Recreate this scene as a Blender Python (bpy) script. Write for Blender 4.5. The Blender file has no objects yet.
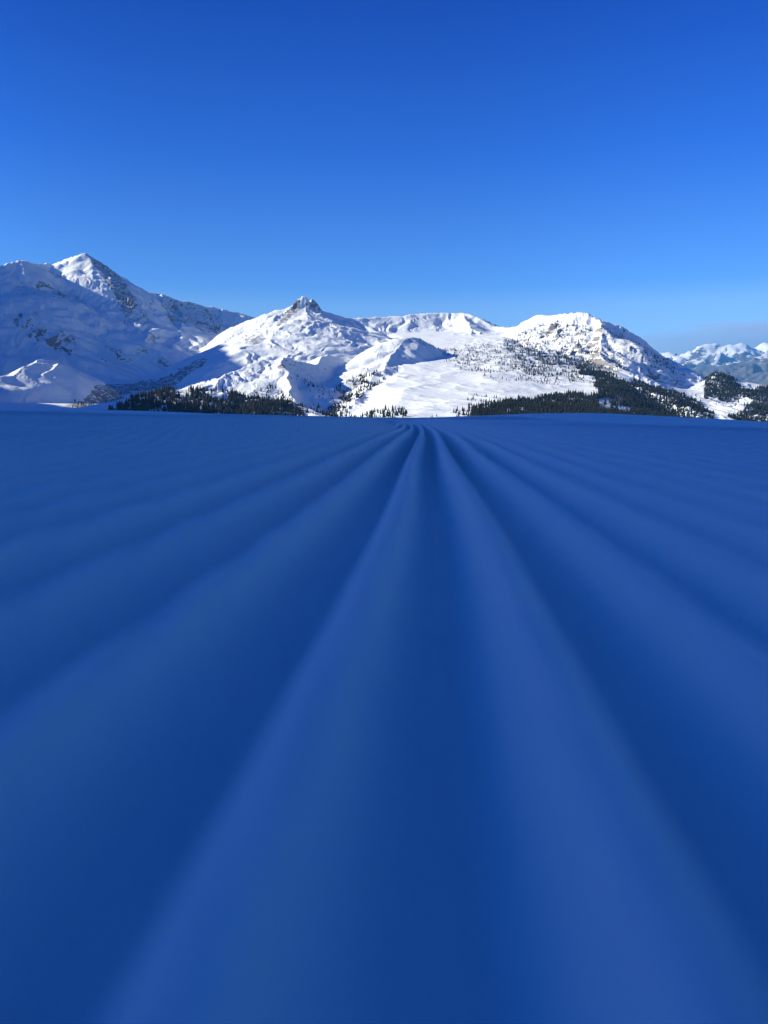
import bpy, math
import numpy as np
R = math.radians
rng = np.random.default_rng(7)
Q = 1.0

# ------------------------------------------------------------------ scene
sc = bpy.context.scene
col = sc.collection
F_PX, CX, CY, HOR = 739.0, 384.0, 512.0, 400.0
PITCH = math.atan((CY-HOR)/F_PX)
SUN_AZ, SUN_EL = R(-81), R(24)         # azimuth from +Y, clockwise positive

def ray(px, py):
    """direction through a picture point, as slopes x/h, y/h, z/h of the horizontal distance"""
    a = (np.asarray(px, float)-CX)/F_PX; b = (CY-np.asarray(py, float))/F_PX
    cp, sp = math.cos(PITCH), math.sin(PITCH)
    x = a; y = cp + b*sp; z = -sp + b*cp
    h = np.hypot(x, y)
    return x/h, y/h, z/h
def P(px, py, r):
    x, y, z = ray(px, py)
    return np.array([x*r, y*r, z*r]).T
def project(x, y, z):
    cp, sp = math.cos(PITCH), math.sin(PITCH)
    d = y*cp - z*sp
    u = y*sp + z*cp
    d = np.where(d < 1e-3, 1e-3, d)
    return CX + F_PX*x/d, CY - F_PX*u/d

# ------------------------------------------------------------------ noise
_perm = np.random.default_rng(3).permutation(256); _perm = np.concatenate([_perm, _perm, _perm])
_ang = np.random.default_rng(4).uniform(0, 2*math.pi, 256); _gx, _gy = np.cos(_ang), np.sin(_ang)
def pn(x, y):
    xi = np.floor(x).astype(np.int64); yi = np.floor(y).astype(np.int64)
    xf = x-xi; yf = y-yi; xi &= 255; yi &= 255
    u = xf*xf*xf*(xf*(xf*6-15)+10); v = yf*yf*yf*(yf*(yf*6-15)+10)
    def g(ix, iy, dx, dy):
        h = _perm[_perm[ix & 255]+(iy & 255)]
        return _gx[h]*dx+_gy[h]*dy
    a = g(xi, yi, xf, yf); b = g(xi+1, yi, xf-1, yf)
    c = g(xi, yi+1, xf, yf-1); d = g(xi+1, yi+1, xf-1, yf-1)
    return ((a+(b-a)*u)*(1-v)+(c+(d-c)*u)*v)*1.5
def fbm(x, y, s, n=5, g=0.5, seed=0):
    o = 0; a = 1; f = 1.0/s
    for i in range(n):
        o = o+a*pn(x*f+seed*17.3+i*5.1, y*f-seed*9.7+i*3.3); a *= g; f *= 2.03
    return o
def ridged(x, y, s, n=5, g=0.5, seed=0):
    o = 0; a = 1; f = 1.0/s; w = 1
    for i in range(n):
        v = 1-np.abs(pn(x*f+seed*11.3+i*7.1, y*f+seed*5.9-i*2.3)); v = v*v*w
        o = o+a*v; w = np.clip(v*1.4, 0, 1); a *= g; f *= 2.07
    return o
def ss(a, b, x):
    t = np.clip((x-a)/(b-a), 0, 1); return t*t*(3-2*t)
def smax(a, b, k):
    h = np.clip(0.5+0.5*(a-b)/k, 0, 1)
    return b+(a-b)*h+k*h*(1-h)

# ------------------------------------------------------------------ terrain
# lower slopes: for picture columns and distances, how high the ground lies
AX = np.array([-300, 0, 100, 200, 300, 346, 400, 500, 600, 660, 710, 768, 900], float)
AR = np.array([0, 60, 150, 500, 1000, 1400, 1700, 2000, 2400, 2800, 3200, 3600, 4200, 5000, 6000, 7500, 9500], float)
AY = np.array([
 # 0   60  150  500 1000 1400 1700 2000 2400 2800 3200 3600 4200 5000 6000 7500 9500
 [405, 450, 520, 470, 440, 425, 420, 415, 408, 400, 392, 385, 372, 355, 345, 345, 350],
 [405, 450, 520, 470, 440, 425, 420, 415, 409, 403, 397, 390, 376, 356, 345, 345, 350],
 [405, 450, 520, 470, 440, 425, 420, 415, 409, 405, 401, 394, 380, 358, 345, 345, 350],
 [405, 450, 520, 470, 440, 425, 420, 412, 408, 403, 396, 388, 378, 368, 355, 345, 350],
 [405, 450, 520, 470, 440, 428, 422, 417, 413, 410, 401, 386, 364, 348, 345, 350, 360],
 [405, 450, 520, 470, 440, 428, 422, 417, 413, 408, 402, 387, 364, 346, 340, 350, 360],
 [405, 450, 520, 470, 440, 424, 414, 404, 390, 379, 367, 358, 346, 334, 335, 350, 360],
 [405, 450, 520, 470, 440, 424, 413, 403, 392, 379, 367, 356, 344, 335, 340, 355, 370],
 [405, 450, 520, 470, 440, 428, 419, 410, 398, 386, 374, 366, 366, 375, 390, 400, 410],
 [405, 450, 520, 470, 445, 436, 430, 424, 414, 404, 394, 389, 389, 396, 410, 425, 440],
 [405, 450, 520, 470, 450, 442, 437, 432, 428, 421, 411, 401, 391, 388, 430, 480, 480],
 [405, 450, 520, 470, 450, 444, 440, 436, 430, 420, 408, 400, 394, 400, 440, 470, 470],
 [405, 450, 520, 470, 450, 444, 440, 436, 430, 420, 408, 400, 396, 405, 450, 480, 480]], float)
def apron(px, r):
    i = np.clip(np.searchsorted(AX, px)-1, 0, len(AX)-2); t = np.clip((px-AX[i])/(AX[i+1]-AX[i]), 0, 1)
    t = t*t*(3-2*t)*0.5+t*0.5
    j = np.clip(np.searchsorted(AR, r)-1, 0, len(AR)-2); s = np.clip((r-AR[j])/(AR[j+1]-AR[j]), 0, 1)
    y = (AY[i, j]*(1-t)+AY[i+1, j]*t)*(1-s)+(AY[i, j+1]*(1-t)+AY[i+1, j+1]*t)*s
    return r*(HOR-y)/F_PX

# ridges: picture column, row, distance of crest points; slopes left / right of the line as drawn,
# hollowing length, gully strength, crest jitter
RIDGES = [
 # the long shaded massif
 dict(n='massif', p=[(-420,262,4600),(-200,262,4900),(-60,270,5150),(0,267,5300),(8,263,5330),(22,261,5380),(36,263,5650),(50,264,5920),(66,259,5870),(84,252,5780),(92,257,5860),(101,267,5980),(112,277,6150),(122,285,6250),(135,290,6400),
      (150,293,6650),(162,294,6800),(170,298,6900),(180,300,7050),(192,303,7200),(205,306,7350),(222,309,7550),(236,312,7750),(255,317,8000),(275,326,8350),(300,345,8700)],
      sl=.85, sr=.85, L=1000, f=.2, g=.30, gs=150, j=7),
 # after the added shading ridge, a buttress running from the summit towards the camera, its left side sunlit
 dict(n='shade_ridge', w=[(-4900,6700,1700),(-4700,5700,1870),(-4550,5350,1800),(-4450,5100,1770),(-4200,4650,1800),(-3900,4150,1650),(-3500,3600,1330),(-3250,3250,985),(-3120,2950,830),(-2930,2500,965),(-2750,2050,1090),(-2600,1650,600)], p=[(-400,200,5000)], sl=1.05, sr=.8, L=1500, f=.7, g=.25, gs=160, j=30),  # unseen ridge off to the left, added to cast shade on the massif
 dict(n='buttress', p=[(84,252,5800),(93,264,5650),(101,277,5500),(109,290,5330),(118,303,5170),(116,314,5050),(106,328,4900)],
      sl=.62, sr=.7, L=500, f=.25, g=.25, gs=70, j=4),
 dict(n='shoulder', p=[(22,261,5380),(30,285,5150),(40,305,4950),(52,330,4750),(66,350,4500),(80,375,4100)], sl=.45, sr=.45, L=500, f=.25, g=.3, gs=110, j=6),
 dict(n='shoulder', p=[(162,294,6700),(160,320,6300),(155,345,5900)], sl=.5, sr=.5, L=500, f=.25, g=.3, gs=90, j=8),
 dict(n='shoulder', p=[(222,309,7450),(215,335,6900),(205,352,6200)], sl=.35, sr=.42, L=400, f=.25, g=.2, gs=90, j=6),
 # low lit spur at the far left
 dict(n='low_spur', p=[(-80,380,3000),(0,375,3050),(12,374,3080),(25,366,3150),(40,361,3250),(52,359,3350)], sl=.5, sr=.55, L=200, f=.3, g=.15, gs=50, j=2),
 dict(n='low_spur', p=[(44,373,3100),(52,369,3150),(58,364,3250)], sl=.6, sr=.6, L=120, f=.3, g=.1, gs=50, j=2),
 # the pointed centre peak and the long back ridge
 dict(n='peak', p=[(248,341,4330),(254,332,4420),(263,323,4500),(275,315,4560),(289,309,4640),(301,304,4700)], sl=1.3, sr=.5, L=600, f=.35, g=.2, gs=110, j=6),
 dict(n='peak', p=[(301,304,4700),(312,306,4745),(323,313,4820),(335,317,4950),
      (350,318,5050),(370,317,5100),(390,316.5,5200),(405,315,5230),(420,313.5,5300),(440,312.5,5350),(462,312.5,5350),(478,317,5250),(495,325,5100),(506,328,5000),(518,326,4850)],
      sl=.8, sr=.56, L=600, f=.3, g=.15, gs=110, j=2),
 dict(n='top', p=[(506,328,5000),(518,326,4850),(526,320,4750),(536,316.5,4650),(548,315.5,4550),(562,313.5,4430),(578,312,4300),(590,312.5,4240),(597,316,4200)],
      sl=.8, sr=.72, L=420, f=.4, g=.3, gs=60, j=4),
 dict(n='horn', p=[(280,312,4600),(291,303.5,4655),(297,298,4680),(302,293.5,4700),(304,297,4695),(307,304,4670)], sl=1.6, sr=1.25, L=200, f=.7, g=.3, gs=30, j=3),
 dict(n='horn', p=[(308,303,4735),(313,297.5,4750),(318,302,4765),(322,309,4790),(326,314,4800)], sl=1.5, sr=1.2, L=200, f=.7, g=.3, gs=30, j=3),
 dict(n='peak_spur', p=[(302,303,4700),(307,314,4520),(311,331,4300),(315,346,4100),(316,358,3900)], sl=.36, sr=.34, L=400, f=.3, g=.2, gs=60, j=3),
 dict(n='peak_spur', p=[(321,312,4800),(330,325,4650),(338,338,4450),(342,347,4250)], sl=.45, sr=.5, L=260, f=.3, g=.2, gs=60, j=2),
 dict(n='back_spur', p=[(462,313,5350),(470,328,4900),(478,340,4500)], sl=.35, sr=.40, L=350, f=.25, g=.2, gs=90, j=3),
 # right-hand mountain: lit buttress and shaded fall to the right
 dict(n='cliff', p=[(596,316,4200),(600,330,3980),(600,345,3800),(604,357,3600),(612,366,3450),(622,368,3350)], sl=.5, sr=1.15, L=260, f=.3, g=.3, gs=50, j=5),
 dict(n='fall', p=[(597,316,4200),(602,324,4330),(608,327,4430),(616,332,4540),(628,338,4680),(641,343,4820),(650,348,4920),(657,355,5000),(666,364,5080),(674,373,5150),(681,382,5200),(690,393,5230),(704,408,5250)],
      sl=1.0, sr=1.0, L=420, f=.3, g=.5, gs=80, j=8),
 # the nearer ridge in front of the centre peak
 dict(n='low_ridge', p=[(150,402,2380),(190,391,2500),(215,381,2600),(235,372,2700),(250,364,2780),(262,360,2810)],
      sl=.8, sr=.5, L=350, f=.35, g=.25, gs=45, j=3),
 dict(n='bowl', p=[(302,414,2150),(296,402,2300),(289,386,2520),(284,368,2720),(278,357,2850),(284,357,2900),(291,359,2960),(300,361,3050),(314,364,3160),(322,358,3280),(329,354,3400),(338,357,3500),(345,362,3600)],
      sl=.42, sr=.95, L=380, f=.6, g=.2, gs=32, j=3),
 dict(n='low_spur', p=[(248,366,2980),(245,382,2700),(240,396,2450)], sl=.4, sr=.4, L=300, f=.3, g=.2, gs=45, j=3),
 # knoll with the shaded bowl
 dict(n='knoll', p=[(372,378,2900),(382,371,3050),(386,362,3200),(394,349,3400),(403,342,3500),(410,337.5,3560),(418,338,3620),(425,344,3680),(436,347.5,3740),(448,350,3800),(458,354,3850)], sl=.22, sr=.62, L=130, f=.22, g=.1, gs=40, j=1.5),
 dict(n='gully_side', p=[(354,404,2350),(361,392,2550),(368,381,2750),(376,371,2950),(385,362,3200)], sl=.55, sr=.3, L=200, f=.3, g=.2, gs=40, j=2),
 # front wooded swell at the left, wooded spur at the right
 dict(n='front_swell', p=[(100,412,2250),(125,403,2200),(148,394,2150),(172,390,2130),(205,391,2100),(235,396,2050),(270,402,2000),(310,410,1950)], sl=.35, sr=.28, L=300, f=.3, g=.25, gs=60, j=4),
 dict(n='wooded_spur', p=[(575,376,3050),(600,376,3000),(625,382,2900),(650,389,2800),(675,400,2650),(695,409,2500),(712,420,2380),(735,436,2200)], sl=.3, sr=.5, L=400, f=.35, g=.25, gs=70, j=4),
 # wooded knob at the right and its snow field
 dict(n='knob', p=[(701,401,3650),(706,388,3750),(711,377,3850),(716,373.5,3900),(723,374,3920),(729,380,3950),(740,389,4000),(755,393,4050),(775,395,4100),(820,392,4200),(950,390,4300)], sl=.6, sr=.42, L=250, f=.25, g=.2, gs=60, j=3),
]
FAR = [
 dict(n='far', p=[(560,355.0,27930),(640,355.0,27265),(655,352.0,27265),(668,350.0,27265),(676,353.0,27265),(684,354.0,27265),(692,350.0,26999),(700,347.0,26866),(708,344.0,26866),(716,344.5,26999),(724,345.0,26866),(733,342.5,26999),(741,343.0,27132),(748,350.0,27398),(756,346.0,27930),(762,341.0,28196),(770,344.0,28595),(800,348.0,28595),(860,353.0,29260)], sl=.5, sr=.48, L=3125, f=.25, g=.45, gs=600, j=50),
 dict(n='far', p=[(690,391.0,17955),(705,379.0,18620),(722,369.0,19019),(735,364.0,19285),(750,358.0,19684),(768,353.0,19950),(800,347.0,20615),(880,343.0,21280)], sl=.4, sr=.4, L=2250, f=.2, g=.4, gs=350, j=25),
 dict(n='far', p=[(720,401.0,12768),(738,393.0,13034),(752,385.0,13300),(768,377.0,13566),(800,369.0,13965),(880,363.0,14630)], sl=.38, sr=.4, L=1875, f=.2, g=.3, gs=300, j=12),
]

def ridge_h(rd, x, y, k=1.0):
    pts = np.array(rd['w'], float) if 'w' in rd else np.array([P(a, b, c) for a, b, c in rd['p']])
    big = max(3.6*rd['L'], pts[:, 2].max()*1.6)
    near = (x > pts[:, 0].min()-big) & (x < pts[:, 0].max()+big) & (y > pts[:, 1].min()-big) & (y < pts[:, 1].max()+big)
    if not near.all():
        v = np.full(x.shape, -1e5); dd = np.full(x.shape, 1e6)
        if near.any(): v[near], dd[near] = ridge_h(rd, x[near], y[near])
        return v, dd
    L, f = rd['L'], rd['f']
    hs, ds, ts = [], [], []; acc = 0.0
    k0, k1 = (.9, .45) if rd['n'] in ('buttress', 'shoulder', 'peak_spur', 'back_spur', 'low_spur', 'cliff', 'knoll') else (.4, 1.1)
    for i in range(len(pts)-1):
        a, b = pts[i], pts[i+1]
        dx, dy = b[0]-a[0], b[1]-a[1]; l2 = dx*dx+dy*dy; l = math.sqrt(l2)
        t = ((x-a[0])*dx+(y-a[1])*dy)/l2; tc = np.clip(t, 0, 1)
        ex = x-(a[0]+tc*dx); ey = y-(a[1]+tc*dy); d = np.hypot(ex, ey)
        sd = (dx*ey-dy*ex)/l/np.maximum(d, 1)      # +1 left of the line, -1 right
        s = rd['sr']+(rd['sl']-rd['sr'])*ss(-.6, .6, sd)
        drop = s*((1-f)*L*(1-np.exp(-d/L))+f*d+k0*np.clip(d-k1*L, 0, None)**2/L)
        hs.append((a[2]+(b[2]-a[2])*tc-drop).astype(np.float32)); ds.append(d.astype(np.float32)); ts.append((acc+tc*l).astype(np.float32)); acc += l
    if len(hs) > 0:
        hs = np.stack(hs); top = hs.max(0)
        w = np.exp(np.clip((hs-top)/22, -30, 0)); w /= w.sum(0)
        tt = (w*np.stack(ts)).sum(0); d = (w*np.stack(ds)).sum(0)
    gs, g = rd['gs'], rd['g']
    wv = fbm(x, y, gs*2.5, 3, seed=2)*gs*0.9
    gul = np.abs(pn((tt+wv)/gs+rd['p'][0][0]*.13, d/(gs*6)))+0.5*np.abs(pn((tt+wv*1.3)/(gs*.43)+9.1, d/(gs*3)+4.4))
    gl = g*gs*1.9*(gul-.32)*(1-np.exp(-d/(gs*1.5)))*np.exp(-d/(2.2*L))
    jit = rd['j']*(.7*pn(tt/(gs*.8)+3, tt*0+.5)+.45*pn(tt/(gs*.31)+7, tt*0+.7)+.3*pn(tt/(gs*.13)+5, tt*0+.2))*(0 if rd['j'] < 2.5 else 1)
    return top+jit*np.exp(-d/(gs*2))-gl, d

def H(x, y):
    """height of the land (without the groomed snow detail)"""
    r = np.hypot(x, y); az = np.arctan2(x, y)
    front = np.abs(az) < R(75)
    px = np.where(front, CX+F_PX*np.tan(np.clip(az, -R(75), R(75)))*math.cos(0)/1.0*np.cos(PITCH), -300)
    px = np.where((~front) & (az > 0), 900, px)
    px = np.clip(px, -300, 900)
    wx = x+fbm(x, y, 260, 3, seed=5)*26*ss(900, 2000, r); wy = y+fbm(x, y, 260, 3, seed=6)*26*ss(900, 2000, r)
    h = apron(px+fbm(x, y, 500, 2, seed=8)*14, r)
    far = ss(6500, 10500, r)
    h = h*(1-far)+(-620+fbm(x, y, 2600, 4, seed=1)*260)*far
    # behind and beside the camera: rolling alpine country
    side = ss(R(38), R(60), np.where(az < 0, np.abs(az)-R(12), az))
    roll = -60+ss(150, 2500, r)*(fbm(x, y, 1500, 5, seed=12)*np.where(az > 0, 120, 330)+60-130*(az > 0))-ss(4000, 12000, r)*350
    h = h*(1-side)+roll*side
    hb = h
    rock = np.zeros(x.shape)
    sel = (r > 1200) & (r < 9300) & (az > -R(75)) & (az < R(50))
    if sel.any():
        xs, ys = wx[sel], wy[sel]; hs = h[sel]
        for rd in RIDGES:
            v, d = ridge_h(rd, xs, ys)
            hs = smax(hs, v, 5 if rd['n'] in ('knoll', 'low_spur', 'peak', 'massif', 'cliff', 'fall', 'buttress') else 12)
        h = h.copy(); h[sel] = hs
    sel = (r > 8800) & (az > -R(6)) & (az < R(50))
    if sel.any():
        xs, ys = x[sel], y[sel]; hs = h[sel]
        for rd in FAR:
            v, d = ridge_h(rd, xs, ys)
            hs = smax(hs, v+(ridged(xs, ys, 1300, 5, .55, seed=70)-1)*120-30, 40)
        h = h.copy(); h[sel] = hs
    # surface detail
    q = ss(1200, 2000, r)
    h = h+q*(fbm(x, y, 260, 6, .42, seed=3)*3.4)
    up = ss(15, 120, h-hb)
    h = h+q*up*(ridged(wx, wy, 180, 5, .55, seed=4)-1.0)*3.8*(1-ss(9000, 10000, r)*-1.5)
    ap = ss(320, 350, px)*(1-ss(600, 680, px))*ss(1350, 1600, r)*(1-ss(3000, 3600, r))
    h = h+ap*(ridged(x*.8+y*.35, y*.6, 150, 4, .45, seed=44)-.9)*5.5
    # hummocky karst with many small trees, right of centre
    kx = ss(425, 470, px)*(1-ss(590, 620, px))*ss(2900, 3200, r)*(1-ss(4300, 4700, r))
    h = h+kx*(fbm(x, y, 60, 4, .5, seed=9))*4.0
    kc = ss(490, 520, px)*(1-ss(640, 660, px))*ss(3300, 3500, r)*(1-ss(4600, 4800, r))
    pc = (h+fbm(x, y, 220, 3, seed=71)*22)/34.0
    h = h+kc*3.6*(1-.75*ss(586, 600, px))*np.sin(2*math.pi*pc)
    # terraces: hard strata in the steep faces
    st = up*q*(1-ss(9000, 9500, r))
    ph = (h+0.06*x+fbm(x, y, 300, 3, seed=14)*18)/17.0
    h = h+st*1.3*np.sin(2*math.pi*ph)*ss(-.2, .5, fbm(x, y, 420, 3, seed=15))
    # unseen hill added beside the camera, sunward, to keep the groomed slope in shade
    e = np.sqrt(((x+300)/205)**2+((y-15)/245)**2)
    h = h+np.where(e < 1, 172*(1-ss(.5, 1, e)), 0)
    # near hill: the groomed slope rolls over and falls away
    nz = slope(x, y)
    t = ss(60, 150, r)
    h = nz*(1-t)+h*t
    return h

CAM_H = 0.0308
def slope(x, y):
    r = np.hypot(x, y)
    z = -CAM_H-.0235*y-.022*x
    z = z+.40*np.exp(-((x-7.6)/4.6)**2-((y-31)/13)**2)+.10*np.exp(-((x+14)/9)**2-((y-30)/10)**2)
    z = z-.0011*np.clip(x-8, 0, None)**2*ss(10, 30, y)
    z = z-np.clip(r-30, 0, None)**2/260.0
    z = z+fbm(x, y, 9, 3, seed=21)*.030*ss(1, 7, r)+fbm(x, y, 1.1, 3, seed=22)*.0013*ss(.15, 1.0, r)
    return z

# ------------------------------------------------------------------ mesh helpers
def link(me, name, mats, smooth=True, parent=None):
    ob = bpy.data.objects.new(name, me); col.objects.link(ob)
    for m in mats: me.materials.append(m)
    if smooth: me.polygons.foreach_set('use_smooth', np.ones(len(me.polygons), bool))
    if parent: ob.parent = parent
    return ob
def grid_mesh(X, Y, Z, attrs=None, name='mesh'):
    """X, Y, Z arrays (rows, cols)"""
    nr, nc = X.shape
    me = bpy.data.meshes.new(name)
    co = np.stack([X, Y, Z], -1).reshape(-1, 3).astype(np.float32)
    idx = np.arange(nr*nc).reshape(nr, nc)
    q = np.stack([idx[:-1, :-1], idx[:-1, 1:], idx[1:, 1:], idx[1:, :-1]], -1).reshape(-1, 4)
    me.vertices.add(len(co)); me.vertices.foreach_set('co', co.ravel())
    me.loops.add(q.size); me.loops.foreach_set('vertex_index', q.ravel().astype(np.int32))
    me.polygons.add(len(q)); me.polygons.foreach_set('loop_start', (np.arange(len(q))*4).astype(np.int32))
    me.update(calc_edges=True)
    for k, v in (attrs or {}).items():
        a = me.attributes.new(k, 'FLOAT', 'POINT'); a.data.foreach_set('value', v.astype(np.float32).ravel())
    return me
def poly_mesh(V, Fs, name='mesh', mi=None):
    me = bpy.data.meshes.new(name)
    V = np.asarray(V, np.float32); Fs = np.asarray(Fs, np.int32)
    me.vertices.add(len(V)); me.vertices.foreach_set('co', V.ravel())
    me.loops.add(Fs.size); me.loops.foreach_set('vertex_index', Fs.ravel())
    me.polygons.add(len(Fs)); me.polygons.foreach_set('loop_start', (np.arange(len(Fs))*Fs.shape[1]).astype(np.int32))
    me.update(calc_edges=True)
    if mi is not None: me.polygons.foreach_set('material_index', mi.astype(np.int32))
    return me
def inpoly(px, py, poly):
    res = np.zeros(px.shape, bool); n = len(poly)
    for i in range(n):
        x1, y1 = poly[i]; x2, y2 = poly[(i+1) % n]
        c = ((y1 > py) != (y2 > py)) & (px < (x2-x1)*(py-y1)/((y2-y1) or 1e-9)+x1)
        res ^= c
    return res

# ------------------------------------------------------------------ materials
def mat(name):
    m = bpy.data.materials.new(name); m.use_nodes = True
    nt = m.node_tree; b = nt.nodes['Principled BSDF']
    return m, nt, b, nt.nodes, nt.links
SNOW = (.82, .85, .84, 1)
def snow_mat():
    m, nt, b, N, L = mat('groomed_snow')
    b.inputs['Base Color'].default_value = (.74, .88, .81, 1)
    b.inputs['Roughness'].default_value = .62
    b.inputs['Specular IOR Level'].default_value = .25
    tc = N.new('ShaderNodeTexCoord')
    n1 = N.new('ShaderNodeTexNoise'); n1.inputs['Scale'].default_value = 520; n1.inputs['Detail'].default_value = 3
    n2 = N.new('ShaderNodeTexNoise'); n2.inputs['Scale'].default_value = 22; n2.inputs['Detail'].default_value = 6
    n2.inputs['Roughness'].default_value = .62
    L.new(tc.outputs['Object'], n1.inputs['Vector']); L.new(tc.outputs['Object'], n2.inputs['Vector'])
    b1 = N.new('ShaderNodeBump'); b1.inputs['Strength'].default_value = .5; b1.inputs['Distance'].default_value = .0012
    b2 = N.new('ShaderNodeBump'); b2.inputs['Strength'].default_value = .3; b2.inputs['Distance'].default_value = .012
    L.new(n1.outputs['Fac'], b1.inputs['Height']); L.new(n2.outputs['Fac'], b2.inputs['Height'])
    L.new(b1.outputs['Normal'], b2.inputs['Normal']); L.new(b2.outputs['Normal'], b.inputs['Normal'])
    mr = N.new('ShaderNodeMixRGB'); mr.inputs['Color1'].default_value = (.72, .86, .79, 1); mr.inputs['Color2'].default_value = (.77, .90, .84, 1)
    L.new(n2.outputs['Fac'], mr.inputs['Fac']); L.new(mr.outputs['Color'], b.inputs['Base Color'])
    return m
def mountain_mat(name, rock_lo, rock_hi, snow_c, nscale):
    m, nt, b, N, L = mat(name)
    b.inputs['Roughness'].default_value = .7; b.inputs['Specular IOR Level'].default_value = .2
    tc = N.new('ShaderNodeTexCoord')
    at = N.new('ShaderNodeAttribute'); at.attribute_name = 'rock'
    n = N.new('ShaderNodeTexNoise'); n.inputs['Scale'].default_value = nscale; n.inputs['Detail'].default_value = 6; n.inputs['Roughness'].default_value = .65
    m3 = N.new('ShaderNodeMapping'); m3.inputs['Scale'].default_value = (.8, .8, 2.6)
    L.new(tc.outputs['Object'], m3.inputs['Vector']); L.new(m3.outputs['Vector'], n.inputs['Vector'])
    # rock layering
    mp = N.new('ShaderNodeMapping'); mp.inputs['Scale'].default_value = (.25, .25, 2.2); mp.inputs['Rotation'].default_value = (0, .12, 0)
    n2 = N.new('ShaderNodeTexNoise'); n2.inputs['Scale'].default_value = nscale*.7; n2.inputs['Detail'].default_value = 5
    L.new(tc.outputs['Object'], mp.inputs['Vector']); L.new(mp.outputs['Vector'], n2.inputs['Vector'])
    ad = N.new('ShaderNodeMath'); ad.operation = 'MULTIPLY_ADD'; ad.inputs[1].default_value = 1.1
    sb = N.new('ShaderNodeMath'); sb.operation = 'SUBTRACT'; sb.inputs[1].default_value = .5
    L.new(n.outputs['Fac'], sb.inputs[0]); L.new(sb.outputs[0], ad.inputs[0]); L.new(at.outputs['Fac'], ad.inputs[2])
    rp = N.new('ShaderNodeValToRGB'); rp.color_ramp.elements[0].position = .43; rp.color_ramp.elements[1].position = .57
    L.new(ad.outputs[0], rp.inputs['Fac'])
    rc = N.new('ShaderNodeMixRGB'); rc.inputs['Color1'].default_value = rock_lo; rc.inputs['Color2'].default_value = rock_hi
    L.new(n2.outputs['Fac'], rc.inputs['Fac'])
    mx = N.new('ShaderNodeMixRGB'); mx.inputs['Color1'].default_value = snow_c
    L.new(rp.outputs['Color'], mx.inputs['Fac']); L.new(rc.outputs['Color'], mx.inputs['Color2'])
    L.new(mx.outputs['Color'], b.inputs['Base Color'])
    bp = N.new('ShaderNodeBump'); bp.inputs['Strength'].default_value = .5; bp.inputs['Distance'].default_value = 5
    L.new(n.outputs['Fac'], bp.inputs['Height']); L.new(bp.outputs['Normal'], b.inputs['Normal'])
    return m
M_groom = snow_mat()
M_mount = mountain_mat('snowy_rock', (.06, .06, .065, 1), (.36, .33, .30, 1), SNOW, .05)
M_far = mountain_mat('far_snowy_rock', (.05, .06, .07, 1), (.15, .15, .15, 1), SNOW, .008)

def plain(name, c, rough=.8, nscale=None, c2=None):
    m, nt, b, N, L = mat(name)
    b.inputs['Base Color'].default_value = c; b.inputs['Roughness'].default_value = rough; b.inputs['Specular IOR Level'].default_value = .15
    if c2:
        tc = N.new('ShaderNodeTexCoord'); n = N.new('ShaderNodeTexNoise'); n.inputs['Scale'].default_value = nscale; n.inputs['Detail'].default_value = 4
        L.new(tc.outputs['Object'], n.inputs['Vector'])
        rp = N.new('ShaderNodeValToRGB'); rp.color_ramp.elements[0].position = .4; rp.color_ramp.elements[1].position = .62
        rp.color_ramp.elements[0].color = c; rp.color_ramp.elements[1].color = c2
        L.new(n.outputs['Fac'], rp.inputs['Fac']); L.new(rp.outputs['Color'], b.inputs['Base Color'])
    return m
M_needle = plain('spruce_needles', (.009, .013, .009, 1), .85, .6, (.021, .024, .015, 1))
M_forest = plain('forest_needles', (.008, .012, .009, 1), .85, .03, (.021, .023, .015, 1))
M_bark = plain('spruce_bark', (.07, .05, .035, 1), .9, 3, (.11, .085, .06, 1))

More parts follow.
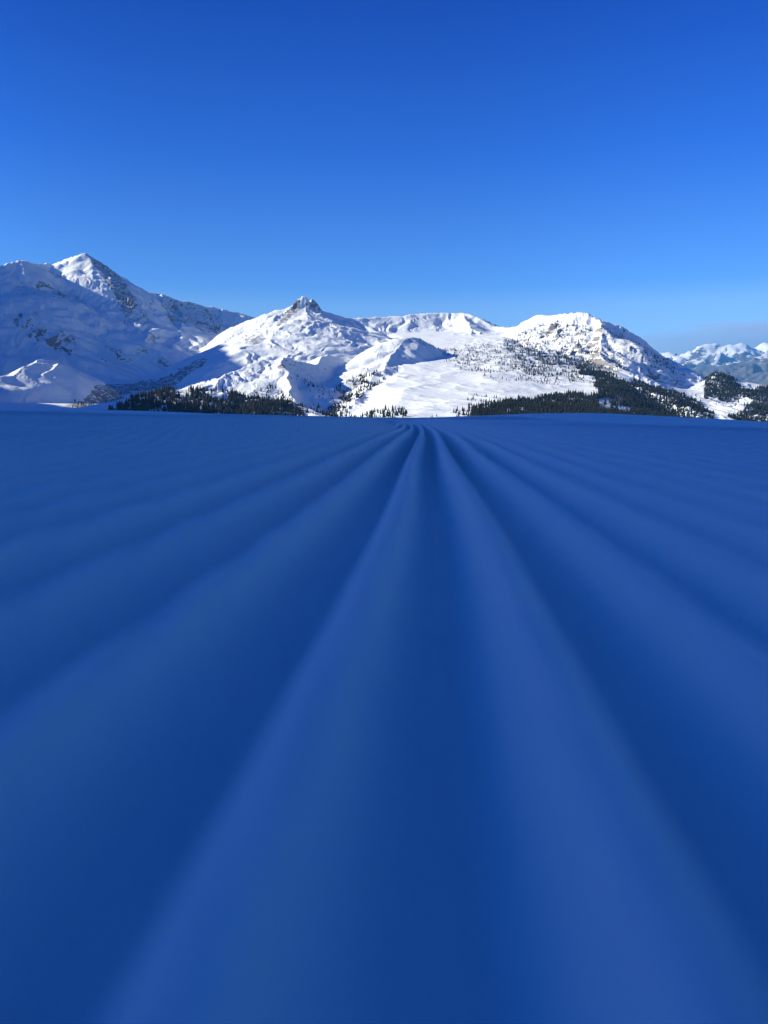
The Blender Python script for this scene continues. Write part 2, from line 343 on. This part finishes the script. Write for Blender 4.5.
# ------------------------------------------------------------------ groomed slope
def groomed():
    fine = np.concatenate([np.arange(-4.2, -1.2, .0042*Q), np.arange(-1.2, 1.2, .0032*Q), np.arange(1.2, 4.2001, .0042*Q)])
    g = 4.2*np.power(1.045, np.arange(1, 90)); g = g[g < 84]
    xs = np.concatenate([-g[::-1], fine, g])
    yf = [-.05]
    while yf[-1] < 84: yf.append(yf[-1]+max(.0022, .0105*Q*(yf[-1]+.05)))
    yb = [-.055]
    while yb[-1] > -70: yb.append(yb[-1]*1.12)
    ys = np.concatenate([np.array(yb[::-1]), np.array(yf)])
    X, Y = np.meshgrid(xs, ys)
    Z = slope(X, Y)
    S = .0241
    u = X-.062*Y+.013*np.clip(Y-1.0, 0, None)**2*np.exp(-np.clip(Y-1.0, 0, None)/10)
    u = u+.0009*pn(X/.16, Y/.45)*ss(0, .2, Y)+.0016*pn(X/1.2+4, Y/2.2)*ss(0.2, 1.5, Y)
    u = u-.0030*np.exp(-((Y-.22)/.22)**2)+.0006
    ph = u/S
    k = np.floor(ph)
    fr = ph-k; ck = .52
    prof = np.where(fr < ck, .5-.5*np.cos(math.pi*fr/ck), .5+.5*np.cos(math.pi*(fr-ck)/(1-ck)))
    prof = .6*prof+.4*prof*prof*(3-2*prof)
    amp = .0134*(1+.95*ss(.12, .9, np.hypot(X, Y)))*(1+.10*pn(k*.73+.3, Y/.5))*(1-ss(3.6, 4.2, np.abs(X)))*(1-ss(-.2, -1, Y))
    Z = Z+amp*(prof-.62)
    # a few crumbs and small scoops left in the furrows
    Z = Z+.0005*fbm(X, Y, .05, 4, seed=31)*ss(.1, .5, np.hypot(X, Y))
    for (qx, qy, rr, dz) in ((395, 712, .0022, -.0016), (388, 690, .0014, .0007), (560, 520, .004, -.0014), (250, 560, .003, .0012)):
        a_, b_, c_ = ray(qx, qy); k_ = .034/-c_; cx, cy = a_*k_, b_*k_
        Z = Z+dz*np.exp(-((X-cx)**2+(Y-cy)**2)/rr**2)
    o = link(grid_mesh(X, Y, Z, name='snow_slope'), 'snow_slope', [M_groom])
    o['kind'] = 'structure'
groomed()

# ------------------------------------------------------------------ land
AZ_IN = np.arctan((np.arange(-16, 785, .55*Q)-CX)/(F_PX*math.cos(0)))
def rows(a, b, q):
    r = [a]
    while r[-1] < b: r.append(r[-1]*q)
    r[-1] = b
    return np.array(r)
ROCK_SPOTS = [  # picture polygons where bare rock / dark bands show, distance range, strength
 ([(8,316),(30,312),(62,330),(70,345),(48,343),(20,335)], 4000, 6500, .29),
 ([(30,298),(50,330),(60,345),(40,340)], 4000, 6500, .30),
 ([(15,280),(60,284),(112,286),(114,296),(60,298),(15,294)], 4300, 6500, .33),
 ([(45,338),(75,335),(78,350),(50,352)], 4000, 6500, .33),
 ([(84,250),(92,254),(125,282),(140,304),(126,318),(116,300),(104,278)], 4800, 6900, .46),
 ([(122,305),(148,308),(150,325),(124,325)], 4500, 7500, .35),
 ([(158,292),(172,294),(200,303),(225,320),(215,335),(170,320)], 5000, 8000, .36),
 ([(88,408),(85,400),(97,385),(128,384),(165,378),(205,356),(208,362),(170,388),(130,392),(112,408)], 2300, 8000, .47),
 ([(60,408),(75,400),(95,404),(95,408)], 2300, 5000, .5),
 ([(278,322),(288,309),(299,298),(301,308),(288,320),(274,330)], 4300, 4900, .50),
 ([(306,303),(312,299),(322,306),(323,314),(308,316),(300,312)], 4300, 4900, .36),
 ([(243,336),(262,334),(258,345),(243,344)], 3900, 4800, .45),
 ([(303,326),(312,324),(306,332),(300,330)], 4000, 4800, .4),
 ([(455,350),(500,335),(560,322),(600,335),(600,372),(560,378),(500,374),(460,365)], 2800, 4500, .30),
 ([(585,350),(612,350),(630,372),(615,374),(590,368)], 3200, 4200, .40),
 ([(596,323),(640,343),(684,372),(684,392),(655,390),(630,362),(605,345)], 3600, 4900, .34),
 ([(570,325),(598,325),(600,345),(570,340)], 3600, 4500, .18),
 ([(278,365),(285,365),(288,378),(280,376)], 2700, 3300, .5),
 ([(396,342),(412,336),(420,338),(400,345)], 3300, 3800, .3),
]
def land(name, az, rr, m, far=False):
    A, RR = np.meshgrid(az, rr)
    X = RR*np.sin(A); Y = RR*np.cos(A)
    Z = H(X, Y)
    # bare rock where the ground is steep
    gr = np.gradient(Z, axis=0)/np.gradient(RR, axis=0)
    ga = np.gradient(Z, axis=1)/(np.gradient(A, axis=1)*RR)
    s = np.hypot(gr, ga)
    px, py = project(X, Y, Z)
    if far:
        rock = .12+.5*ss(.5, 1.1, s)+.55*(1-ss(700, 1750, Z+fbm(X, Y, 900, 3, seed=40)*350))
    else:
        rock = ss(.9, 1.9, s)*.48+.05
        jx = px+pn(X/60, Y/60)*3; jy = py+pn(X/60+7, Y/60)*2.5
        spot = np.zeros(X.shape)
        for poly, r0, r1, v in ROCK_SPOTS:
            spot = np.maximum(spot, v*(inpoly(jx, jy, poly) & (RR > r0) & (RR < r1)))
        rock = rock+spot
        rock = rock*ss(1100, 1600, RR)+.18*ss(.1, .9, fbm(X, Y, 120, 4, seed=33))*ss(.5, 1.0, s)
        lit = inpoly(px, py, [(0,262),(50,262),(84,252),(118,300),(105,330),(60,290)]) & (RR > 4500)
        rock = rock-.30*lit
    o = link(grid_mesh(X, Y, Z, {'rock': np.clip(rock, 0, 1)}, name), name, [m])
    o['kind'] = 'structure'
    return o
aL, aR = AZ_IN[0], AZ_IN[-1]
rn = np.concatenate([rows(84, 1300, 1.03), rows(1300, 8600, 1+.0027*Q)[1:], rows(8600, 9300, 1.01)[1:]])
land('mountain_terrain', AZ_IN, rn, M_mount)
rf = rows(9300, 30500, 1.006)
land('far_mountain_terrain', np.linspace(aL, aR, 500), rf, M_far, True)
ro = np.concatenate([rows(84, 1000, 1.03), rows(1000, 9300, 1.012)[1:], rows(9300, 30000, 1.03)[1:]])
azs = np.concatenate([np.linspace(aR, R(60), 60), np.linspace(R(60), 2*math.pi-R(60), 150)[1:], np.linspace(2*math.pi-R(60), 2*math.pi+aL, 70)[1:]])
land('surrounding_hills', azs, ro, M_mount)

# ------------------------------------------------------------------ trees
# polygon in the picture, distance range, trees per 1000 m2, height range, label, group
WOODS = [
 ([(116,409),(122,404),(148,392),(175,384),(200,389),(212,386),(232,393),(245,392),(262,398),(292,404),(308,414),(300,418),(110,412)], 1650, 2350, 17, (12, 22), 'left'),
 ([(255,393),(275,385),(292,400),(300,418),(255,418)], 1800, 3000, 7, (9, 16), 'left'),
 ([(300,405),(335,402),(352,408),(352,420),(300,420)], 1700, 2500, 3, (10, 18), 'gully'),
 ([(98,405),(100,392),(128,384),(165,378),(200,360),(206,362),(170,388),(130,394),(112,406)], 2400, 6500, 2.2, (5, 11), 'streak'),
 ([(72,408),(80,398),(95,404),(97,410)], 2300, 4500, 5, (5, 11), 'streak'),
 ([(328,410),(338,388),(348,382),(372,368),(385,375),(372,392),(350,404),(340,414)], 2000, 3300, 10, (9, 17), 'gully'),
 ([(294,375),(330,392),(336,402),(322,402),(300,385)], 2300, 3200, 3.0, (7, 12), 'gully'),
 ([(350,412),(372,410),(404,408),(408,418),(350,420)], 1450, 1900, 6, (9, 15), 'centre'),
 ([(430,414),(450,412),(462,410),(470,412),(455,420),(430,420)], 1450, 1900, 1.0, (7, 12), 'centre'),
 ([(455,404),(480,406),(485,420),(455,420)], 1450, 2100, 2.2, (10, 17), 'centre'),
 ([(472,410),(490,405),(510,402),(530,400),(548,398),(560,394),(600,392),(600,420),(470,420)], 1500, 2600, 15, (11, 19), 'right'),
 ([(590,395),(596,376),(575,374),(578,370),(600,368),(620,377),(640,383),(655,388),(680,396),(700,404),(714,416),(714,424),(590,422)], 1700, 3200, 17, (11, 19), 'right'),
 ([(460,402),(470,395),(490,396),(520,403),(500,408),(480,408)], 2000, 2700, 3, (6, 12), 'mid'),
 ([(462,350),(520,340),(560,330),(600,345),(600,376),(596,384),(560,386),(500,381),(462,370),(452,360)], 2700, 4300, 3.6, (5, 13), 'karst'),
 ([(440,352),(480,345),(500,352),(490,366),(440,362)], 2900, 4300, 2.2, (5, 11), 'karst'),
 ([(510,362),(540,358),(580,362),(600,372),(575,382),(540,378),(510,374)], 2700, 3800, 5.0, (7, 14), 'karst'),
 ([(510,330),(560,322),(588,325),(594,350),(570,366),(520,362),(500,345)], 3300, 4500, 4, (8, 16), 'karst'),
 ([(535,342),(552,338),(556,348),(538,352)], 3000, 4300, 4, (5, 10), 'karst'),
 ([(405,338),(425,340),(458,350),(455,354),(425,346),(405,342)], 3350, 3950, 5, (6, 11), 'karst'),
 ([(555,352),(590,358),(605,366),(600,378),(570,366)], 2800, 3900, 7, (8, 14), 'karst'),
 ([(595,325),(640,342),(682,372),(684,388),(655,388),(640,368),(618,348)], 3800, 4900, 1.6, (7, 13), 'fall'),
 ([(640,350),(665,360),(684,380),(684,392),(660,392),(640,372)], 3800, 4900, 7, (7, 13), 'fall'),
 ([(590,345),(620,350),(630,372),(600,372)], 3200, 4000, 3, (7, 12), 'fall'),
 ([(704,400),(700,392),(706,380),(712,372),(722,372),(735,382),(748,389),(790,388),(790,402),(752,400),(740,398),(722,404)], 3300, 4300, 24, (11, 18), 'knob'),
 ([(740,402),(752,400),(790,398),(790,432),(740,424),(725,416),(738,412)], 2200, 4000, 15, (11, 18), 'knob'),
 ([(690,388),(702,384),(706,389),(696,390)], 3600, 4600, 6, (8, 12), 'knob'),
 ([(708,396),(735,402),(750,410),(735,418),(712,415)], 2600, 3700, 1.3, (8, 14), 'knob'),
]
BARE = [  # clearings of open snow inside the woods
 ([(596,400),(604,398),(612,400),(610,412),(600,410)], ), ([(583,384),(598,388),(598,396),(583,398)], ),
 ([(560,382),(592,386),(594,393),(575,394),(558,391)], ), ([(604,374),(625,378),(648,388),(655,392),(640,386),(612,378)], ),
 ([(172,389),(186,388),(190,394),(178,396)], ), ([(614,404),(632,408),(630,414),(612,412)], ), ([(205,392),(222,392),(228,402),(212,400)], ),
 ([(708,397),(716,398),(728,406),(738,401),(752,400),(750,407),(735,416),(716,418),(712,408)], ),
]
tp = []
for poly, r0, r1, dens, hr, zone in WOODS:
    xs = [p[0] for p in poly]; a0, a1 = [math.atan((v-CX)/F_PX) for v in (min(xs), max(xs))]
    area = (a1-a0)*(r1*r1-r0*r0)/2
    n = int(area*dens*(1.35 if dens > 12 else 1)/1000)
    az = rng.uniform(a0, a1, n); rr = np.sqrt(rng.uniform(r0*r0, r1*r1, n))
    x, y = rr*np.sin(az), rr*np.cos(az)
    # clumps
    cl = fbm(x, y, 70, 3, seed=50)
    keep = cl > (-.9 if dens > 12 else (-.15 if zone in ('karst', 'gully') else -.35))+rng.normal(0, .12, n)
    x, y = x[keep], y[keep]
    z = H(x, y)
    px, py = project(x, y, z)
    k = inpoly(px+fbm(x, y, 90, 3, seed=61)*5, py+fbm(x, y, 90, 3, seed=62)*2.2, poly)
    for (b,) in BARE: k &= ~inpoly(px, py, b) | (rng.random(len(px)) < .05)
    x, y, z = x[k], y[k], z[k]
    h = rng.uniform(hr[0], hr[1], len(x))*rng.choice([1.1, .85, .65, .45], len(x))*(.9 if dens > 12 else 1)
    for i in range(len(x)): tp.append((x[i], y[i], z[i], h[i], zone))
zones = np.array([t[4] for t in tp]); T = np.array([t[:4] for t in tp])
rT = np.hypot(T[:, 0], T[:, 1])
pxT, pyT = project(T[:, 0], T[:, 1], T[:, 2]); _, pyTop = project(T[:, 0], T[:, 1], T[:, 2]+T[:, 3])
# picture row of the slope's rim at a column
rimx = np.linspace(0, 768, 97)
rim = []
for c in rimx:
    q = np.linspace(6, 70, 60); a = math.atan((c-CX)/F_PX*1.0)
    xx, yy = q*math.sin(a), q*math.cos(a)
    rim.append(project(xx, yy, slope(xx, yy))[1].min())
rim = np.array(rim)
app = T[:, 3]/rT
# hidden by nearer ground?
def visible(i):
    x, y, z, h = T[i]
    t = np.linspace(.35, .985, 90)
    return bool(np.all(H(x*t, y*t) < (z+h*.8)*t+1.0))
seen = (pyTop < np.interp(pxT, rimx, rim)-3.5) & (pxT > 2) & (pxT < 766)
order = [i for i in np.argsort(-app) if seen[i]]
hero = []
for i in order:
    if len(hero) >= 300: break
    if visible(i): hero.append(i)
heroset = set(hero)
print('trees', len(T), 'individual', len(hero))

def spruce_variant(seed):
    """unit-height spruce crown: tiers of ragged drooping boughs round a stem"""
    g = np.random.default_rng(seed); V = []; Fc = []
    tiers = 9; lean = g.normal(0, .01, 2)
    for t in range(tiers):
        f = t/(tiers-1); z0 = .10+.80*f; rad = (.215*(1-f)**.85+.022)*g.uniform(.85, 1.12)
        n = 11 if t < 5 else 8
        top = len(V); V.append((lean[0]*f, lean[1]*f, z0+.13*(1-.35*f)))
        ph = g.uniform(0, 6.28); ring = []
        for i in range(n*2):
            a = ph+math.pi*i/n+g.normal(0, .06)
            rr = rad*(g.uniform(.82, 1.2) if i % 2 == 0 else g.uniform(.45, .62))
            zz = z0-(.035*g.uniform(.4, 1.5) if i % 2 == 0 else -.012)
            ring.append(len(V)); V.append((rr*math.cos(a)+lean[0]*f, rr*math.sin(a)+lean[1]*f, zz))
        low = len(V); V.append((lean[0]*f, lean[1]*f, z0+.035))
        for i in range(n*2):
            Fc.append((top, ring[i], ring[(i+1) % (2*n)])); Fc.append((low, ring[(i+1) % (2*n)], ring[i]))
    top = len(V); V.append((0, 0, 1.0))
    r3 = []
    for i in range(5):
        a = i*1.2566; r3.append(len(V)); V.append((.02*math.cos(a), .02*math.sin(a), .88))
    for i in range(5): Fc.append((top, r3[i], r3[(i+1) % 5]))
    return poly_mesh(V, Fc, 'spruce_crown')
def trunk_mesh():
    V = []; Fc = []; n = 7; lv = [(-.04, .020), (.0, .017), (.12, .014), (.6, .008), (.93, .002)]
    for z, r in lv:
        for i in range(n): a = i*2*math.pi/n; V.append((r*math.cos(a), r*math.sin(a), z))
    for k in range(len(lv)-1):
        for i in range(n):
            j = (i+1) % n; Fc.append((k*n+i, k*n+j, (k+1)*n+j, (k+1)*n+i))
    return poly_mesh(V, Fc, 'spruce_trunk')
crowns = [spruce_variant(s) for s in range(6)]; trunk = trunk_mesh()
for c in crowns: c.materials.append(M_needle)
trunk.materials.append(M_bark)
trunk.polygons.foreach_set('use_smooth', np.ones(len(trunk.polygons), bool))
LAB = {
 'left': ('tall dark spruce in the wood below the shaded left massif', 'spruces of the wood at the left'),
 'streak': ('small dark spruce on the shaded snow beneath the left massif', 'spruces on the shaded lower slope at the left'),
 'gully': ('dark spruce in the gully between the shaded bowl and the sunlit snowfield', 'spruces of the gully left of centre'),
 'centre': ('small dark spruce at the foot of the sunlit open snowfield in the centre', 'spruces scattered below the open snowfield'),
 'right': ('tall dark spruce in the dense forest at the foot of the right-hand rocky mountain', 'spruces of the forest at the right'),
 'mid': ('small spruce on the sunlit snow above the forest edge right of centre', 'spruces above the forest edge'),
 'karst': ('little spruce among the rocky snow hummocks of the right-hand mountain', 'spruces among the snow hummocks'),
 'fall': ('spruce on the shaded rocky flank of the right-hand mountain', 'spruces on the shaded flank'),
 'knob': ('dark spruce in the wood around the pointed knob at the far right', 'spruces round the wooded knob'),
}
for n_, i in enumerate(hero):
    x, y, z, h = T[i]; lab, grp = LAB[zones[i]]
    e = bpy.data.objects.new('spruce_tree', None); col.objects.link(e)
    e.empty_display_size = .1
    e.location = (x, y, z-.3); w = rng.uniform(.85, 1.15)
    e.scale = (h*w, h*w, h); e.rotation_euler = (rng.normal(0, .015), rng.normal(0, .015), rng.uniform(0, 6.28))
    e['label'] = lab; e['category'] = 'spruce tree'; e['group'] = grp
    c = bpy.data.objects.new('crown', crowns[n_ % 6]); col.objects.link(c); c.parent = e
    t = bpy.data.objects.new('trunk', trunk); col.objects.link(t); t.parent = e
# the rest of the woods as one object
def forest():
    rest = np.array([i for i in range(len(T)) if i not in heroset])
    n = len(rest); tr = T[rest]
    base = []; faces = []; tiers = 4; m = 5
    for t in range(tiers):
        f = t/tiers; top = len(base); base.append((0, 0, min(1, .42+.22*t), 0))
        for i in range(m):
            a = i*2*math.pi/m+t*.6; base.append((math.cos(a)*(.19*(1-f)**.9+.02), math.sin(a)*(.19*(1-f)**.9+.02), .06+.235*t, 1))
        for i in range(m): faces.append((top, top+1+i, top+1+(i+1) % m))
    base = np.array(base); faces = np.array(faces); nv = len(base)
    rot = rng.uniform(0, 6.28, n); cw, sw = np.cos(rot), np.sin(rot)
    wd = rng.uniform(.8, 1.3, n)*tr[:, 3]
    jit = 1+rng.uniform(-.3, .35, (n, nv))*base[None, :, 3]
    bx = base[None, :, 0]*jit; by = base[None, :, 1]*jit
    V = np.empty((n, nv, 3))
    V[:, :, 0] = (bx*cw[:, None]-by*sw[:, None])*wd[:, None]+tr[:, 0:1]
    V[:, :, 1] = (bx*sw[:, None]+by*cw[:, None])*wd[:, None]+tr[:, 1:2]
    V[:, :, 2] = (base[None, :, 2]+rng.uniform(-.03, .03, (n, nv))*base[None, :, 3])*tr[:, 3:4]+tr[:, 2:3]-.3
    Fc = (faces[None]+(np.arange(n)*nv)[:, None, None]).reshape(-1, 3)
    o = link(poly_mesh(V.reshape(-1, 3), Fc, 'spruce_forest'), 'spruce_forest', [M_forest], smooth=False)
    o['kind'] = 'stuff'; o['label'] = 'dark spruce woods covering the lower mountain slopes'; o['category'] = 'forest'
forest()

# ------------------------------------------------------------------ air
def box(name, lo, hi, m):
    V = [(x, y, z) for x in (lo[0], hi[0]) for y in (lo[1], hi[1]) for z in (lo[2], hi[2])]
    Fc = [(0,1,3,2),(4,6,7,5),(0,4,5,1),(2,3,7,6),(0,2,6,4),(1,5,7,3)]
    return link(poly_mesh(V, Fc, name), name, [m], smooth=False)
def volmat(name, colr, dens, aniso=0):
    m = bpy.data.materials.new(name); m.use_nodes = True; nt = m.node_tree; nt.nodes.clear()
    o = nt.nodes.new('ShaderNodeOutputMaterial'); v = nt.nodes.new('ShaderNodeVolumePrincipled')
    v.inputs['Color'].default_value = colr; v.inputs['Density'].default_value = dens; v.inputs['Anisotropy'].default_value = aniso
    nt.links.new(v.outputs['Volume'], o.inputs['Volume'])
    return m, v, nt
mh, _, _ = volmat('haze_air', (.12, .44, 1, 1), 2.6e-5)
hz = box('haze', (-31000, -31000, -1600), (31000, 31000, 2450), mh)
hz['kind'] = 'stuff'

# thin veil of cloud far behind the mountains at the right
def cloud(cx_px, cy_px, r, wx, wy, th, dens, seed, name='cloud'):
    c = P(cx_px, cy_px, r)
    g = np.random.default_rng(seed); nu, nv = 72, 28; V = []; Fc = []
    for j in range(nv+1):
        ph = math.pi*j/nv
        for i in range(nu):
            a = 2*math.pi*i/nu
            rr = 1+.22*float(pn(np.array(math.cos(a)*1.7+seed), np.array(math.sin(a)*1.7+j*.05)))
            V.append((c[0]+math.sin(ph)*math.cos(a)*rr*wx, c[1]+math.sin(ph)*math.sin(a)*rr*wy, c[2]+math.cos(ph)*th*(1+.25*float(pn(np.array(a*2.+seed), np.array(ph*2))))))
    for j in range(nv):
        for i in range(nu):
            k = (i+1) % nu; Fc.append((j*nu+i, (j+1)*nu+i, (j+1)*nu+k, j*nu+k))
    m, v, nt = volmat('thin_cloud', (.62, .72, .9, 1), dens)
    return link(poly_mesh(V, Fc, name), name, [m])
for a in ((800, 346, 50000, 12500, 4000, 1150, 1.7e-4, 3), (790, 326, 52000, 7500, 3000, 260, 1.6e-4, 8)):
    o = cloud(*a); o['kind'] = 'structure'

# ------------------------------------------------------------------ light
w = bpy.data.worlds.new('World'); sc.world = w; w.use_nodes = True
nt = w.node_tree; bg = nt.nodes['Background']
sky = nt.nodes.new('ShaderNodeTexSky'); sky.sky_type = 'NISHITA'; sky.sun_disc = False
sky.sun_elevation = SUN_EL; sky.sun_rotation = SUN_AZ; sky.altitude = 2000
sky.air_density = 1.0; sky.dust_density = .15; sky.ozone_density = 3.0
# a clear winter sky: the tint of the air from the horizon up to the zenith
tc = nt.nodes.new('ShaderNodeTexCoord'); sx = nt.nodes.new('ShaderNodeSeparateXYZ')
nt.links.new(tc.outputs['Generated'], sx.inputs[0])
rp = nt.nodes.new('ShaderNodeValToRGB'); el = rp.color_ramp.elements
STOPS = [(0, (.78, .85, .95)), (.118, (.54, .71, .95)), (.144, (.30, .58, .98)), (.292, (.075, .34, .97)), (.434, (0, .175, .80)), (1, (0, .18, .80))]
for k, (p, c) in enumerate(STOPS):
    e_ = el[k] if k < 2 else el.new(p)
    e_.position = p; e_.color = (*c, 1)
nt.links.new(sx.outputs['Z'], rp.inputs['Fac'])
tn = nt.nodes.new('ShaderNodeMixRGB'); tn.blend_type = 'MULTIPLY'; tn.inputs['Fac'].default_value = 1
nt.links.new(sky.outputs[0], tn.inputs['Color1']); nt.links.new(rp.outputs[0], tn.inputs['Color2'])
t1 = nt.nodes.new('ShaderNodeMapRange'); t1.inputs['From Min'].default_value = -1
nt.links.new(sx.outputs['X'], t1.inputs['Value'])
t2 = nt.nodes.new('ShaderNodeFloatCurve'); cv = t2.mapping.curves[0]; cv.points[1].location = (1, .05)      # sky shaped by hand: left raised, far right dimmed, to light groove flanks
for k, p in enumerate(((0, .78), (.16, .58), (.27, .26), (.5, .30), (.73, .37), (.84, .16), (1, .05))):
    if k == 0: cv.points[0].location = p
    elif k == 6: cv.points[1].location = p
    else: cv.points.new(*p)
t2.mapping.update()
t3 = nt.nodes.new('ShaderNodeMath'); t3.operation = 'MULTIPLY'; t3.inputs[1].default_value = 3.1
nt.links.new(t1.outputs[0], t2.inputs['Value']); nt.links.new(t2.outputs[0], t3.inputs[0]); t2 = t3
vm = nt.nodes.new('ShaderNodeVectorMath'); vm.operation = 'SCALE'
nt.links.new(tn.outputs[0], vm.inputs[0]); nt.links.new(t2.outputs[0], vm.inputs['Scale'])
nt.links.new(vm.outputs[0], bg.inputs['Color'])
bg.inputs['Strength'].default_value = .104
sd = bpy.data.lights.new('sun', 'SUN'); sd.energy = 5.0; sd.angle = R(.53); sd.color = (1, .95, .76)
so = bpy.data.objects.new('sun', sd); col.objects.link(so)
from mathutils import Vector
sv = Vector((math.sin(SUN_AZ)*math.cos(SUN_EL), math.cos(SUN_AZ)*math.cos(SUN_EL), math.sin(SUN_EL)))
so.rotation_euler = (-sv).to_track_quat('-Z', 'Y').to_euler(); so.location = sv*500

# ------------------------------------------------------------------ camera
cd = bpy.data.cameras.new('camera'); co = bpy.data.objects.new('camera', cd); col.objects.link(co)
cd.sensor_fit = 'VERTICAL'; cd.sensor_height = 36; cd.lens = 36*F_PX/1024
cd.clip_start = .004; cd.clip_end = 120000
cd.dof.use_dof = True; cd.dof.focus_distance = 300; cd.dof.aperture_fstop = 10.5
co.location = (0, 0, 0); co.rotation_euler = (R(90)-PITCH, 0, 0)
sc.camera = co
sc.view_settings.view_transform = 'Standard'; sc.view_settings.look = 'None'
sc.view_settings.exposure = .92; sc.view_settings.gamma = 1
sc.cycles.use_denoising = True
sc.cycles.max_bounces = 6; sc.cycles.diffuse_bounces = 3; sc.cycles.volume_bounces = 0
